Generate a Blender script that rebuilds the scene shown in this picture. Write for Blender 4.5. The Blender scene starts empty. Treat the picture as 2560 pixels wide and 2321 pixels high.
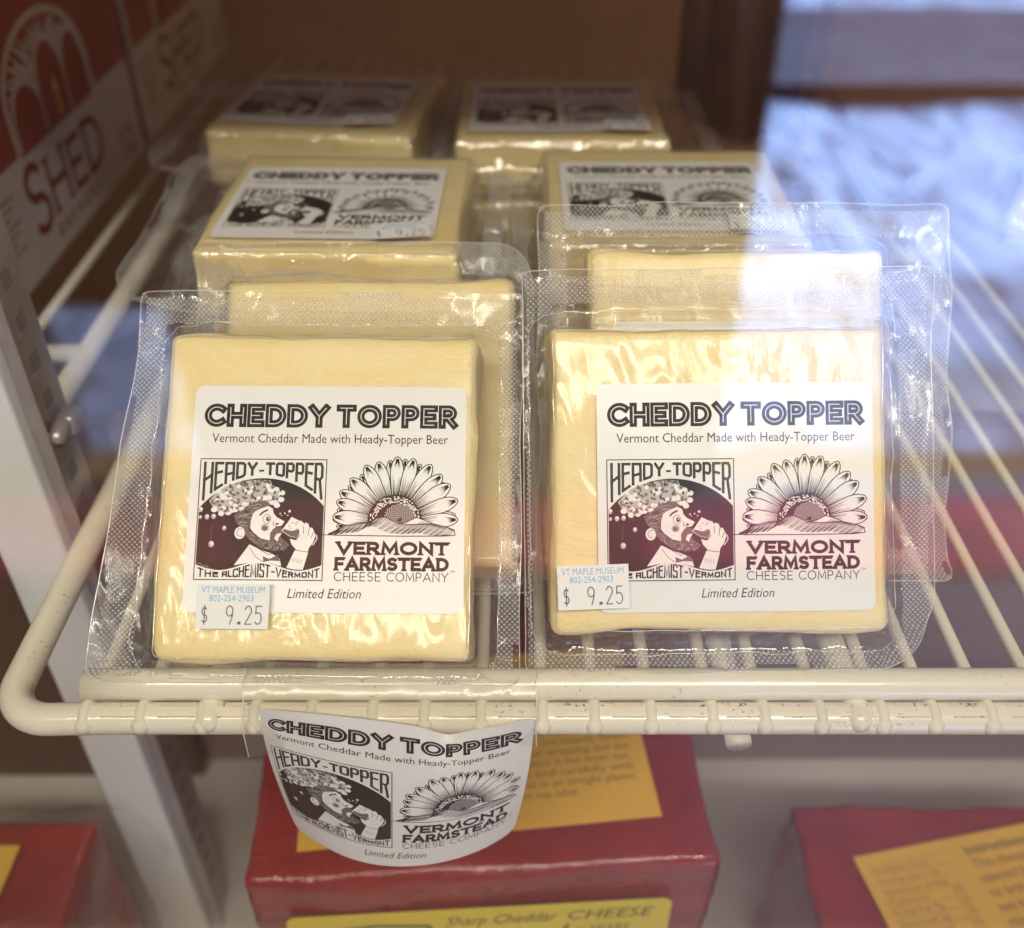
import bpy, bmesh, math, random
from mathutils import Vector, Matrix, Euler, noise
from mathutils.geometry import tessellate_polygon
R = math.radians
sc = bpy.context.scene
COL = sc.collection

# ------------------------------------------------------------------ camera
cam = bpy.data.cameras.new("camera")
camera = bpy.data.objects.new("camera", cam)
COL.objects.link(camera)
camera.location = (0, -0.1628, 0.1977)
camera.rotation_euler = (R(52), 0, 0)
cam.sensor_fit = 'HORIZONTAL'
cam.sensor_width = 36
cam.lens = 34.82
cam.clip_start = 0.01
cam.clip_end = 60
cam.dof.use_dof = True
cam.dof.focus_distance = 0.248
cam.dof.aperture_fstop = 7.8
sc.camera = camera

# ------------------------------------------------------------------ light
w = bpy.data.worlds.new("World")
sc.world = w
w.use_nodes = True
bg = w.node_tree.nodes["Background"]
bg.inputs[0].default_value = (1.0, 0.63, 0.37, 1)
bg.inputs[1].default_value = 0.80

def area(name, loc, target, sx, sy, power, col):
    l = bpy.data.lights.new(name, 'AREA')
    l.shape = 'RECTANGLE'
    l.size, l.size_y, l.energy, l.color = sx, sy, power, col
    o = bpy.data.objects.new(name, l)
    COL.objects.link(o)
    o.location = loc
    d = Vector(target) - Vector(loc)
    o.rotation_euler = d.to_track_quat('-Z', 'Y').to_euler()
    return o
area("shop_tube_light", (-0.05, -0.72, 0.88), (0, 0.02, 0.05), 1.1, 0.06, 14.6, (1, 0.92, 0.79))
area("shop_ceiling_light", (0.35, -0.85, 1.35), (0, 0.02, 0.0), 0.5, 0.5, 10.2, (1, 0.91, 0.78))
fl_ = area("added_mat_light", (0.2, -1.1, 0.95), (0.2, -1.1, -1), 1.8, 0.25, 8.5, (1, 0.86, 0.70))  # added lamp, brightens mat and floor for their reflection in the glass
fl_.data.spread = R(70)
area("daylight_outside", (2.1, -3.5, 1.8), (2.1, -3.5, -1), 2.8, 4.0, 1650, (0.34, 0.53, 1.0))

sc.view_settings.view_transform = 'Standard'
sc.view_settings.look = 'None'
sc.view_settings.exposure = 0
sc.view_settings.gamma = 1
sc.view_settings.use_curve_mapping = False
cy = sc.cycles
cy.max_bounces = 12
cy.transparent_max_bounces = 40
cy.glossy_bounces = 4
cy.diffuse_bounces = 4
cy.caustics_reflective = False
cy.caustics_refractive = False
cy.sample_clamp_indirect = 6
cy.use_denoising = True
try:
    cy.denoiser = 'OPENIMAGEDENOISE'
    cy.denoising_input_passes = 'RGB_ALBEDO_NORMAL'
except Exception:
    pass

# ------------------------------------------------------------------ materials
class NT:
    def __init__(s, name):
        s.m = bpy.data.materials.new(name)
        s.m.use_nodes = True
        s.t = s.m.node_tree
        s.t.nodes.clear()
        s.out = s.n('ShaderNodeOutputMaterial')
    def n(s, typ, **kw):
        nd = s.t.nodes.new(typ)
        for k, v in kw.items():
            setattr(nd, k, v)
        return nd
    def l(s, a, b):
        s.t.links.new(a, b)
    def math(s, op, a, b=None, clamp=False):
        nd = s.n('ShaderNodeMath', operation=op, use_clamp=clamp)
        for i, v in enumerate((a, b)):
            if v is None:
                continue
            if isinstance(v, (int, float)):
                nd.inputs[i].default_value = v
            else:
                s.l(v, nd.inputs[i])
        return nd.outputs[0]
    def coord(s):
        return s.n('ShaderNodeTexCoord').outputs['Object']
    def noise(s, scale, detail=3, rough=.5, vec=None, stretch=None, dist=0):
        v = vec or s.coord()
        if stretch:
            mp = s.n('ShaderNodeMapping')
            mp.inputs['Scale'].default_value = stretch
            s.l(v, mp.inputs[0])
            v = mp.outputs[0]
        nd = s.n('ShaderNodeTexNoise')
        nd.inputs['Scale'].default_value = scale
        nd.inputs['Detail'].default_value = detail
        nd.inputs['Roughness'].default_value = rough
        nd.inputs['Distortion'].default_value = dist
        s.l(v, nd.inputs['Vector'])
        return nd.outputs['Fac']
    def ramp(s, fac, stops):
        nd = s.n('ShaderNodeValToRGB')
        el = nd.color_ramp.elements
        while len(el) < len(stops):
            el.new(.5)
        for e, (p, c) in zip(el, stops):
            e.position = p
            e.color = (*c, 1) if len(c) == 3 else c
        s.l(fac, nd.inputs[0])
        return nd.outputs[0]
    def bump(s, h, strength=.3, dist=.001, normal=None):
        nd = s.n('ShaderNodeBump')
        nd.inputs['Strength'].default_value = strength
        nd.inputs['Distance'].default_value = dist
        s.l(h, nd.inputs['Height'])
        if normal is not None:
            s.l(normal, nd.inputs['Normal'])
        return nd.outputs[0]
    def pbsdf(s, color, rough=.5, normal=None, **kw):
        nd = s.n('ShaderNodeBsdfPrincipled')
        if isinstance(color, tuple):
            nd.inputs['Base Color'].default_value = (*color, 1)
        else:
            s.l(color, nd.inputs['Base Color'])
        if isinstance(rough, (int, float)):
            nd.inputs['Roughness'].default_value = rough
        else:
            s.l(rough, nd.inputs['Roughness'])
        if normal is not None:
            s.l(normal, nd.inputs['Normal'])
        for k, v in kw.items():
            nd.inputs[k.replace('_', ' ')].default_value = v
        return nd.outputs[0]
    def done(s, sh):
        s.l(sh, s.out.inputs['Surface'])
        return s.m

def simple(name, col, rough=.5, nscale=None, namp=.15, bumpd=0, **kw):
    t = NT(name)
    if nscale:
        f = t.noise(nscale, 4, .6)
        a = tuple(c * (1 - namp) for c in col)
        b = tuple(min(1, c * (1 + namp)) for c in col)
        c = t.ramp(f, [(.3, a), (.7, b)])
        nm = t.bump(f, .5, bumpd) if bumpd else None
        return t.done(t.pbsdf(c, rough, nm, **kw))
    return t.done(t.pbsdf(col, rough, **kw))

def thin_film(name, rough=.06, haze=.03, hazecol=(.95, .95, .97), tint=(.985, .985, .985), emboss=False, wrinkle=0.0, spec=.05, fres=.75):
    t = NT(name)
    co = t.coord()
    nm = None
    if wrinkle:
        a = t.noise(62, 2, .45, co, (1.5, .45, 1), 1.8)
        b = t.noise(170, 2, .5, co, (1.9, .5, 1), .8)
        h = t.math('ADD', a, t.math('MULTIPLY', b, .10))
        nm = t.bump(h, 1.0, wrinkle)
    if emboss:
        sep = t.n('ShaderNodeSeparateXYZ')
        t.l(co, sep.inputs[0])
        k = 2 * math.pi / .0027
        u = t.math('MULTIPLY', t.math('ADD', sep.outputs[0], sep.outputs[1]), k)
        v = t.math('MULTIPLY', t.math('SUBTRACT', sep.outputs[0], sep.outputs[1]), k)
        p = t.math('MULTIPLY', t.math('SINE', u), t.math('SINE', v))
        p = t.math('ABSOLUTE', p)
        p = t.math('POWER', p, .7)
        nm = t.bump(p, 1.0, .00045, nm)
    geo = t.n('ShaderNodeLayerWeight')
    geo.inputs['Blend'].default_value = .5
    f = t.math('POWER', geo.outputs['Facing'], 4.0)
    f = t.math('ADD', t.math('MULTIPLY', f, fres), spec, True)
    gl = t.n('ShaderNodeBsdfGlossy')
    gl.inputs['Roughness'].default_value = rough
    if nm is not None:
        t.l(nm, gl.inputs['Normal'])
    tr = t.n('ShaderNodeBsdfTransparent')
    tr.inputs[0].default_value = (*tint, 1)
    df = t.n('ShaderNodeBsdfDiffuse')
    df.inputs[0].default_value = (*hazecol, 1)
    if nm is not None:
        t.l(nm, df.inputs['Normal'])
    m1 = t.n('ShaderNodeMixShader')
    if emboss:
        hz = t.math('ADD', t.math('MULTIPLY', p, haze * 1.1), haze * .15)
        t.l(hz, m1.inputs[0])
    else:
        m1.inputs[0].default_value = haze
    t.l(tr.outputs[0], m1.inputs[1])
    t.l(df.outputs[0], m1.inputs[2])
    m2 = t.n('ShaderNodeMixShader')
    t.l(f, m2.inputs[0])
    t.l(m1.outputs[0], m2.inputs[1])
    t.l(gl.outputs[0], m2.inputs[2])
    return t.done(m2.outputs[0])

def cheese_mat():
    t = NT('cheddar')
    f = t.noise(38, 6, .68, None, (1, 1.6, 1), .8)
    g = t.noise(420, 4, .7)
    c = t.ramp(f, [(.25, (.865, .655, .27)), (.5, (.90, .73, .37)), (.78, (.925, .80, .49))])
    nm = t.bump(t.math('ADD', f, t.math('MULTIPLY', g, .45)), .7, .0009)
    return t.done(t.pbsdf(c, .42, nm, Subsurface_Weight=.25, Subsurface_Radius=(.006, .004, .0015), Subsurface_Scale=1.0))

def rail_mat():
    t = NT('cream_wire_paint')
    f = t.noise(30, 3, .5)
    base = t.ramp(f, [(.3, (.74, .70, .56)), (.7, (.79, .75, .63))])
    # grime: dark specks gathered on patches
    s1 = t.noise(900, 3, .7)
    s2 = t.noise(70, 2, .5)
    m = t.math('MULTIPLY', t.math('GREATER_THAN', s1, .635), t.math('GREATER_THAN', s2, .575))
    mx = t.n('ShaderNodeMix', data_type='RGBA')
    t.l(t.math('MULTIPLY', m, .6), mx.inputs[0])
    t.l(base, mx.inputs[6])
    mx.inputs[7].default_value = (.14, .10, .07, 1)
    nm = t.bump(t.noise(160, 3, .5), .35, .0004)
    return t.done(t.pbsdf(mx.outputs[2], .22, nm, Coat_Weight=.4, Coat_Roughness=.08))

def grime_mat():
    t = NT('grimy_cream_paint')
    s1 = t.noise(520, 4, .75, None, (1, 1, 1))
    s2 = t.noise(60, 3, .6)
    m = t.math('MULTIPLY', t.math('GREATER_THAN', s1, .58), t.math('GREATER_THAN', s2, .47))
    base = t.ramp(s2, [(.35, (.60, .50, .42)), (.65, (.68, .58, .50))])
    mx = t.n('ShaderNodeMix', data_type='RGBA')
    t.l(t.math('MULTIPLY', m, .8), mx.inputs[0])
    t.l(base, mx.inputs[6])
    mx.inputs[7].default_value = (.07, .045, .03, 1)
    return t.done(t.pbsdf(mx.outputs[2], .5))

def wax_mat(name, col):
    t = NT(name)
    f = t.noise(28, 4, .6)
    c = t.ramp(f, [(.3, tuple(x * .75 for x in col)), (.7, tuple(x * 1.15 for x in col))])
    nm = t.bump(t.noise(46, 5, .62, None, (1, 1, 1), 1.2), .8, .0038)
    return t.done(t.pbsdf(c, .22, nm, Coat_Weight=.35, Coat_Roughness=.12))

def glass_mat():
    t = NT('door_glass')
    geo = t.n('ShaderNodeLayerWeight')
    geo.inputs['Blend'].default_value = .5
    f = t.math('POWER', geo.outputs['Facing'], 5.0)
    f = t.math('ADD', t.math('MULTIPLY', f, .95), .042, True)
    gl = t.n('ShaderNodeBsdfGlossy')
    gl.inputs['Roughness'].default_value = 0
    tr = t.n('ShaderNodeBsdfTransparent')
    tr.inputs[0].default_value = (.985, .99, .985, 1)
    m = t.n('ShaderNodeMixShader')
    t.l(f, m.inputs[0])
    t.l(tr.outputs[0], m.inputs[1])
    t.l(gl.outputs[0], m.inputs[2])
    return t.done(m.outputs[0])

M = {}
M['crease'] = thin_film('film_crease', .12, .34, (1, 1, 1), spec=.16, fres=.1)
M['film'] = thin_film('pouch_film', .10, .020, wrinkle=.0008, spec=.017)
M['emboss'] = thin_film('embossed_film', .24, .34, emboss=True, spec=.075)
M['drape'] = thin_film('draped_film', .09, .055, wrinkle=.0016, spec=.085)
M['edge'] = thin_film('film_cut_edge', .2, .36, (1, 1, 1), spec=.08, fres=.1)
M['tape'] = thin_film('clear_tape_film', .16, .06, (.9, .86, .8), (.975, .97, .955), wrinkle=.0004, spec=.03)
M['cheese'] = cheese_mat()
M['rail'] = rail_mat()
M['grime'] = grime_mat()
M['wire'] = simple('cream_wire_matt', (.72, .68, .56), .55, 30, .05, Specular_IOR_Level=.25)
M['glass'] = glass_mat()
M['paper'] = simple('white_label_paper', (.80, .79, .785), .30, 16, .02, .0016, Specular_IOR_Level=.42)
M['ink'] = simple('black_ink', (.010, .0085, .009), .45, Specular_IOR_Level=.22)
M['inkgray'] = simple('grey_ink', (.13, .12, .115), .45, Specular_IOR_Level=.2)
M['inkmid'] = simple('pale_grey_ink', (.45, .43, .42), .4)
M['sticker'] = simple('price_sticker_paper', (.82, .82, .83), .5, 40, .02)
M['blue'] = simple('blue_ink', (.10, .42, .72), .5)
M['pencil'] = simple('printer_ink', (.055, .055, .06), .5)
M['post'] = simple('white_post_paint', (.70, .72, .70), .45, 20, .04)
M['steel'] = simple('galvanised_steel', (.42, .38, .37), .38, 60, .18, .0004, Metallic=.6)
M['slot'] = simple('slot_shadow_steel', (.17, .155, .15), .6)
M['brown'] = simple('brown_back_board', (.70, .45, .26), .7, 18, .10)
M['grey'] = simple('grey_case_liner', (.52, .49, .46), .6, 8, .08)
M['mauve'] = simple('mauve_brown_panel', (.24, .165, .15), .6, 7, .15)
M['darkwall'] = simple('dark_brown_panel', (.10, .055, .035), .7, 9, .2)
M['wax'] = wax_mat('red_cheese_wax', (.255, .0075, .0085))
M['yellow'] = simple('yellow_label_paper', (.78, .62, .045), .45, 30, .04)
M['amber'] = simple('amber_label_paper', (.72, .42, .05), .5, 30, .06)
M['greenink'] = simple('green_ink', (.11, .12, .03), .5)
M['brownink'] = simple('brown_ink', (.30, .19, .04), .5)
M['marker'] = simple('black_marker', (.03, .025, .02), .5)
M['boxred'] = simple('carton_red', (.30, .016, .02), .5, 25, .12)
M['boxwhite'] = simple('carton_white', (.66, .63, .61), .5, 25, .05)
M['boxink'] = simple('carton_red_ink', (.22, .014, .016), .5)
M['candle'] = simple('carton_orange_ink', (.55, .22, .03), .5)
M['bag'] = simple('dark_brown_wrapper', (.17, .055, .04), .5, 22, .35, .001)
M['snow'] = None
def snow_mat():
    t = NT('mottled_snow')
    f = t.noise(3.2, 6, .62, None, (1.5, .8, 1), 1.2)
    c = t.ramp(f, [(.34, (.20, .20, .24)), (.47, (.55, .57, .64)), (.58, (.82, .84, .88)), (.8, (.88, .90, .93))])
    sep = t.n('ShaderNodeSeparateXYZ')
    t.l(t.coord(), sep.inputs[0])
    near = t.math('MULTIPLY', t.math('ADD', sep.outputs[1], 2.5), .62)       # patchy brown, stronger towards the doorway
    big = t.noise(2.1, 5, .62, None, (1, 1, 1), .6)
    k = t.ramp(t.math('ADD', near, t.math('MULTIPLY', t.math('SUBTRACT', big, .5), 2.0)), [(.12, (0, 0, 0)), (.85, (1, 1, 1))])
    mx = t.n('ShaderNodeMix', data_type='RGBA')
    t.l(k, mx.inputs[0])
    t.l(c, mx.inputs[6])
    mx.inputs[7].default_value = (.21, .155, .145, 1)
    return t.done(t.pbsdf(mx.outputs[2], .7, t.bump(f, .6, .1)))
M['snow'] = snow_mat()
M['path'] = simple('wet_path', (.13, .11, .11), .8, 5, .25)
M['mat'] = simple('red_mat_fibre', (.36, .035, .06), .9, 7, .45)
M['shopfloor'] = simple('shop_floor_boards', (.075, .045, .042), .6, 6, .2)
M['shopwall'] = simple('shop_wall_boards', (.15, .115, .10), .8, 6, .2)

# ------------------------------------------------------------------ object helpers
def link(name, mesh, parent=None, mats=()):
    o = bpy.data.objects.new(name, mesh)
    for m in mats:
        mesh.materials.append(m)
    COL.objects.link(o)
    if parent:
        o.parent = parent
    return o
def fin(bm, name, mats, parent=None, smooth=True):
    me = bpy.data.meshes.new(name)
    bm.to_mesh(me)
    bm.free()
    if smooth:
        for p in me.polygons:
            p.use_smooth = True
    return link(name, me, parent, mats)
def tag(o, label=None, cat=None, group=None, kind=None):
    for k, v in (('label', label), ('category', cat), ('group', group), ('kind', kind)):
        if v:
            o[k] = v
    return o
def empty(name, loc, label, cat, group=None):
    o = bpy.data.objects.new(name, None)
    o.empty_display_size = .01
    COL.objects.link(o)
    o.location = loc
    return tag(o, label, cat, group)
def bm_box(bm, c, s, mat=0, rot=None, bevel=0):
    r = bmesh.ops.create_cube(bm, size=1)
    vs = r['verts']
    mtx = Matrix.Translation(c) @ (rot.to_4x4() if rot else Matrix.Identity(4)) @ Matrix.Diagonal((*s, 1))
    bmesh.ops.transform(bm, matrix=mtx, verts=vs)
    fs = {f for v in vs for f in v.link_faces}
    for f in fs:
        f.material_index = mat
    if bevel:
        es = {e for f in fs for e in f.edges}
        r2 = bmesh.ops.bevel(bm, geom=list(es), offset=bevel, segments=3, affect='EDGES', profile=.5)
        for f in r2['faces']:
            f.material_index = mat
def bm_tube(bm, pts, r, seg=16, caps=True, mat=0, dome=False):
    pts = [Vector(p) for p in pts]
    if dome:   # rounded ends
        for end in (0, -1):
            a, b = (pts[0], pts[1]) if end == 0 else (pts[-1], pts[-2])
            d = (a - b).normalized()
            ex = [(a + d * (r * math.sin(t)), math.cos(t)) for t in (R(25), R(50), R(72), R(86))]
            if end == 0:
                head = ex
            else:
                tail = ex
        rr = [k for _, k in reversed(head)] + [1] * len(pts) + [k for _, k in tail]
        pts = [p for p, _ in reversed(head)] + pts + [p for p, _ in tail]
    else:
        rr = [1] * len(pts)
    rings = []
    up = None
    for i, p in enumerate(pts):
        a = pts[max(0, i - 1)]
        b = pts[min(len(pts) - 1, i + 1)]
        t = (b - a).normalized()
        if up is None:
            up = t.orthogonal().normalized()
        up = (up - t * up.dot(t)).normalized()
        bi = t.cross(up)
        rings.append([bm.verts.new(p + (up * math.cos(k * 2 * math.pi / seg) + bi * math.sin(k * 2 * math.pi / seg)) * r * rr[i]) for k in range(seg)])
    for a, b in zip(rings, rings[1:]):
        for k in range(seg):
            f = bm.faces.new((a[k], a[(k + 1) % seg], b[(k + 1) % seg], b[k]))
            f.material_index = mat
    if caps:
        bm.faces.new(rings[0][::-1]).material_index = mat
        bm.faces.new(rings[-1]).material_index = mat

# ------------------------------------------------------------------ lettering and line art (painted into one mesh as thin layers)
def arcp(cx, cy_, rx, ry, a0, a1, n=14):
    return [(cx + rx * math.cos(R(a0 + (a1 - a0) * i / n)), cy_ + ry * math.sin(R(a0 + (a1 - a0) * i / n))) for i in range(n + 1)]

ROUND = {
 'A': (.92, [[(0, 0), (.46, 1), (.92, 0)], [(.15, .30), (.77, .30)]]),
 'B': (.62, [[(0, 0), (0, 1), (.32, 1)] + arcp(.32, .76, .26, .24, 90, -90) + [(0, .52)], [(.32, .52)] + arcp(.34, .26, .28, .26, 90, -90) + [(0, 0)]]),
 'C': (.84, [arcp(.5, .5, .5, .5, 48, 312, 20)]),
 'D': (.80, [[(0, 0), (0, 1), (.3, 1)] + arcp(.3, .5, .5, .5, 90, -90, 18) + [(0, 0)]]),
 'E': (.60, [[(.6, 1), (0, 1), (0, 0), (.6, 0)], [(0, .5), (.52, .5)]]),
 'F': (.58, [[(.58, 1), (0, 1), (0, 0)], [(0, .5), (.5, .5)]]),
 'H': (.74, [[(0, 0), (0, 1)], [(.74, 0), (.74, 1)], [(0, .5), (.74, .5)]]),
 'I': (.02, [[(0, 0), (0, 1)]]),
 'L': (.56, [[(0, 1), (0, 0), (.56, 0)]]),
 'M': (.98, [[(0, 0), (.08, 1), (.49, .15), (.90, 1), (.98, 0)]]),
 'N': (.78, [[(0, 0), (0, 1), (.78, 0), (.78, 1)]]),
 'O': (1.0, [arcp(.5, .5, .5, .5, 90, 450, 28)]),
 'P': (.62, [[(0, 0), (0, 1), (.34, 1)] + arcp(.34, .72, .28, .28, 90, -90) + [(0, .44)]]),
 'R': (.68, [[(0, 0), (0, 1), (.36, 1)] + arcp(.36, .72, .28, .28, 90, -90) + [(0, .44)], [(.32, .44), (.68, 0)]]),
 'S': (.62, [arcp(.31, .75, .29, .25, 40, 200, 10) + arcp(.31, .26, .31, .26, 110, -140, 14)]),
 'T': (.74, [[(0, 1), (.74, 1)], [(.37, 1), (.37, 0)]]),
 'V': (.88, [[(0, 1), (.44, 0), (.88, 1)]]),
 'W': (1.2, [[(0, 1), (.3, 0), (.6, 1), (.9, 0), (1.2, 1)]]),
 'Y': (.82, [[(0, 1), (.41, .48), (.82, 1)], [(.41, .48), (.41, 0)]]),
 '-': (.4, [[(0, .5), (.4, .5)]]),
 ' ': (.3, []),
}
BLOCK = dict(ROUND)
BLOCK.update({
 'A': (.8, [[(0, 0), (0, 1), (.8, 1), (.8, 0)], [(0, .42), (.8, .42)]]),
 'C': (.8, [[(.8, .8), (.8, 1), (0, 1), (0, 0), (.8, 0), (.8, .2)]]),
 'D': (.8, [[(0, 0), (0, 1), (.6, 1), (.8, .88), (.8, .12), (.6, 0), (0, 0)]]),
 'E': (.7, [[(.7, 1), (0, 1), (0, 0), (.7, 0)], [(0, .62), (.6, .62)]]),
 'F': (.7, [[(.7, 1), (0, 1), (0, 0)], [(0, .58), (.6, .58)]]),
 'H': (.8, [[(0, 0), (0, 1)], [(.8, 0), (.8, 1)], [(0, .52), (.8, .60)]]),
 'O': (.8, [[(0, .5), (0, .1), (.15, 0), (.65, 0), (.8, .1), (.8, .9), (.65, 1), (.15, 1), (0, .9), (0, .5)]]),
 'P': (.72, [[(0, 0), (0, 1), (.55, 1), (.72, .9), (.72, .6), (.55, .48), (0, .48)]]),
 'R': (.76, [[(0, 0), (0, 1), (.6, 1), (.76, .9), (.76, .62), (.5, .5), (0, .5)], [(.5, .5), (.76, 0)]]),
 'S': (.7, [[(.7, .85), (.7, 1), (0, 1), (0, .55), (.7, .45), (.7, 0), (0, 0), (0, .15)]]),
 'U': (.8, [[(0, 1), (0, 0), (.8, 0), (.8, 1)]]),
})
DIGIT = {
 '9': (.5, [arcp(.25, .72, .25, .28, 0, 360, 18), [(.5, .72), (.46, .4), (.30, 0)]]),
 '2': (.5, [arcp(.25, .74, .25, .26, 165, -25, 12) + [(0, 0), (.5, 0)]]),
 '5': (.5, [[(.48, 1), (.05, 1), (.03, .58)] + arcp(.22, .32, .28, .32, 110, -140, 14)]),
 '$': (.5, [arcp(.25, .70, .23, .20, 40, 210, 10) + arcp(.25, .30, .25, .20, 110, -140, 12), [(.25, 1.02), (.25, -.02)]]),
 '.': (.15, [[(.0, .05), (.09, .05)]]),
 '1': (.2, [[(0, .8), (.15, 1), (.1, 0)]]), '/': (.3, [[(0, 0), (.3, 1)]]),
}

class Art:
    """2-D shapes in painter's order; each layer lies a few microns above the last."""
    STEP = 1.0e-6
    def __init__(s):
        s.V, s.F = [], []          # (x, y, layer), (indices, material)
        s.items, s.mark, s.lv = [], 0, 0
    def up(s):
        s.mark = len(s.items)
    def place(s, pts):
        """the layer just above everything painted earlier that lies under these points"""
        x0, x1 = min(p[0] for p in pts), max(p[0] for p in pts)
        y0, y1 = min(p[1] for p in pts), max(p[1] for p in pts)
        lv = 0
        for a, b, c, d, l in s.items[:s.mark]:
            if l > lv and a < x1 and b > x0 and c < y1 and d > y0:
                lv = l
        s.lv = lv + 1
        s.items.append((x0, x1, y0, y1, s.lv))
    def poly(s, pts, mat, up=True):
        if up:
            s.up()
        s.place(pts)
        b = len(s.V)
        s.V += [(x, y, s.lv) for x, y in pts]
        for t in tessellate_polygon([[Vector((x, y, 0)) for x, y in pts]]):
            s.F.append((tuple(b + i for i in t), mat))
    def disc(s, x, y, rx, ry=None, mat=0, n=18, up=False, rot=0):
        ry = ry or rx
        c, q = math.cos(R(rot)), math.sin(R(rot))
        s.poly([(x + rx * math.cos(a) * c - ry * math.sin(a) * q, y + rx * math.cos(a) * q + ry * math.sin(a) * c) for a in (2 * math.pi * i / n for i in range(n))], mat, up)
    def stroke(s, pts, wd, mat, up=False, maxseg=None, taper=False):
        if up:
            s.up()
        pts = [Vector(p) for p in pts]
        q = [pts[0]]
        for p in pts[1:]:
            if (p - q[-1]).length > 1e-6:
                q.append(p)
        pts = q
        if len(pts) < 2:
            return
        closed = (pts[0] - pts[-1]).length < 1e-5
        n = len(pts)
        s.place([(p.x + e, p.y + e) for p in pts for e in (-wd / 2, wd / 2)])
        b = len(s.V)
        for i, p in enumerate(pts):
            if closed:
                a, c = pts[i - 1 if i > 0 else n - 2], pts[i + 1 if i < n - 1 else 1]
            else:
                a, c = pts[max(0, i - 1)], pts[min(n - 1, i + 1)]
            d0 = (p - a).normalized() if (p - a).length > 1e-9 else (c - p).normalized()
            d1 = (c - p).normalized() if (c - p).length > 1e-9 else d0
            n0, n1 = Vector((-d0.y, d0.x)), Vector((-d1.y, d1.x))
            m = (n0 + n1)
            m = m.normalized() if m.length > 1e-6 else n0
            k = 1 / max(.45, m.dot(n0))
            h = wd * .5 * k
            if taper:
                h *= max(.15, 1 - i / (n - 1)) 
            s.V += [(*(p + m * h), s.lv), (*(p - m * h), s.lv)]
        for i in range(n - 1):
            s.F.append(((b + 2 * i, b + 2 * i + 1, b + 2 * i + 3, b + 2 * i + 2), mat))
    def word(s, txt, x0, x1, y0, y1, wd, mat, font=ROUND, gap=.2, inline=None, serif=0, shear=0, fy=None):
        """stroke lettering fitted to x0..x1; y0/y1 are numbers or functions of x; inline = (width, material)"""
        total = sum(font[c][0] for c in txt) + gap * (len(txt) - 1)
        k = (x1 - x0 - wd) / total
        Y0 = y0 if callable(y0) else (lambda x: y0)
        Y1 = y1 if callable(y1) else (lambda x: y1)
        x = x0 + wd / 2
        paths = []
        for c in txt:
            gw, st = font[c]
            for pl in st:
                P = []
                for i, (a, b_) in enumerate(pl):
                    X = x + a * k
                    lo, hi = Y0(X) + wd / 2, Y1(X) - wd / 2
                    Yv = lo + (hi - lo) * b_
                    P.append((X + shear * (Yv - lo), Yv))
                paths.append((P, pl))
            x += (gw + gap) * k
        s.up()
        for P, pl in paths:
            ext = P
            closed = abs(P[0][0] - P[-1][0]) + abs(P[0][1] - P[-1][1]) < 1e-6
            if not closed:      # square ends reach the cap line
                a, b_ = Vector(P[0]), Vector(P[1])
                e, f = Vector(P[-1]), Vector(P[-2])
                ext = [tuple(a + (a - b_).normalized() * wd * .5)] + P[1:-1] + [tuple(e + (e - f).normalized() * wd * .5)]
            s.stroke(ext, wd, mat)
            if serif and not closed:
                for p, g in ((P[0], pl[0]), (P[-1], pl[-1])):
                    if g[1] in (0, 1):
                        hh = wd * .55
                        yy = p[1] + (-wd / 2 + hh / 2 if g[1] == 0 else wd / 2 - hh / 2)
                        s.stroke([(p[0] - serif, yy), (p[0] + serif, yy)], hh, mat)
            if serif and closed and pl[0] == (0, 0):
                for yy in (P[0][1] - wd / 2 + wd * .27, P[1][1] + wd / 2 - wd * .27):
                    s.stroke([(P[0][0] - serif, yy), (P[0][0] + serif * .3, yy)], wd * .55, mat)
        if inline:
            s.up()
            for P, pl in paths:
                s.stroke(P, inline[0], inline[1])
    def text(s, txt, x0, x1, base, height, mat, shear=0, bold=0):
        """built-in font, fitted to x0..x1 with the given capital height"""
        cu = bpy.data.curves.new('lettering', 'FONT')
        cu.body = txt
        cu.offset = bold
        cu.resolution_u = 2
        ob = bpy.data.objects.new('lettering', cu)
        COL.objects.link(ob)
        dg = bpy.context.evaluated_depsgraph_get()
        dg.update()
        ev = ob.evaluated_get(dg)
        me = ev.to_mesh()
        vs = [(v.co.x, v.co.y) for v in me.vertices]
        fs = [tuple(p.vertices) for p in me.polygons]
        ev.to_mesh_clear()
        bpy.data.objects.remove(ob)
        bpy.data.curves.remove(cu)
        if not vs:
            return
        mx0, mx1 = min(v[0] for v in vs), max(v[0] for v in vs)
        top = max(v[1] for v in vs)
        kx, ky = (x1 - x0) / (mx1 - mx0), height / top
        s.up()
        s.place([(x0, base), (x1, base + height)])
        b = len(s.V)
        s.V += [(x0 + (x - mx0) * kx + shear * y * ky, base + y * ky, s.lv) for x, y in vs]
        s.F += [(tuple(b + i for i in f), mat) for f in fs]
    def build(s, name, fn, mats, parent=None, step=None, base=0.0, split=None, gap=12):
        """fn(x, y, h) -> 3-D point; faces are turned to the +normal side"""
        st = step or s.STEP
        bm = bmesh.new()
        vs = [bm.verts.new((x, y, l)) for x, y, l in s.V]
        for f, m in s.F:
            try:
                fc = bm.faces.new([vs[i] for i in f])
                fc.material_index = m
            except ValueError:
                pass
        if split:
            for _ in range(6):
                es = [e for e in bm.edges if (e.verts[0].co.xy - e.verts[1].co.xy).length > split]
                if not es:
                    break
                bmesh.ops.subdivide_edges(bm, edges=es, cuts=1, use_grid_fill=False)
                bmesh.ops.triangulate(bm, faces=[f for f in bm.faces if len(f.verts) > 3])
        bm.normal_update()
        for f in bm.faces:
            if f.normal.z < 0:
                f.normal_flip()
        for v in bm.verts:
            v.co = fn(v.co.x, v.co.y, base + (v.co.z + (gap if v.co.z > 1.5 else 0)) * st)
        return fin(bm, name, mats, parent, smooth=False)

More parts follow.
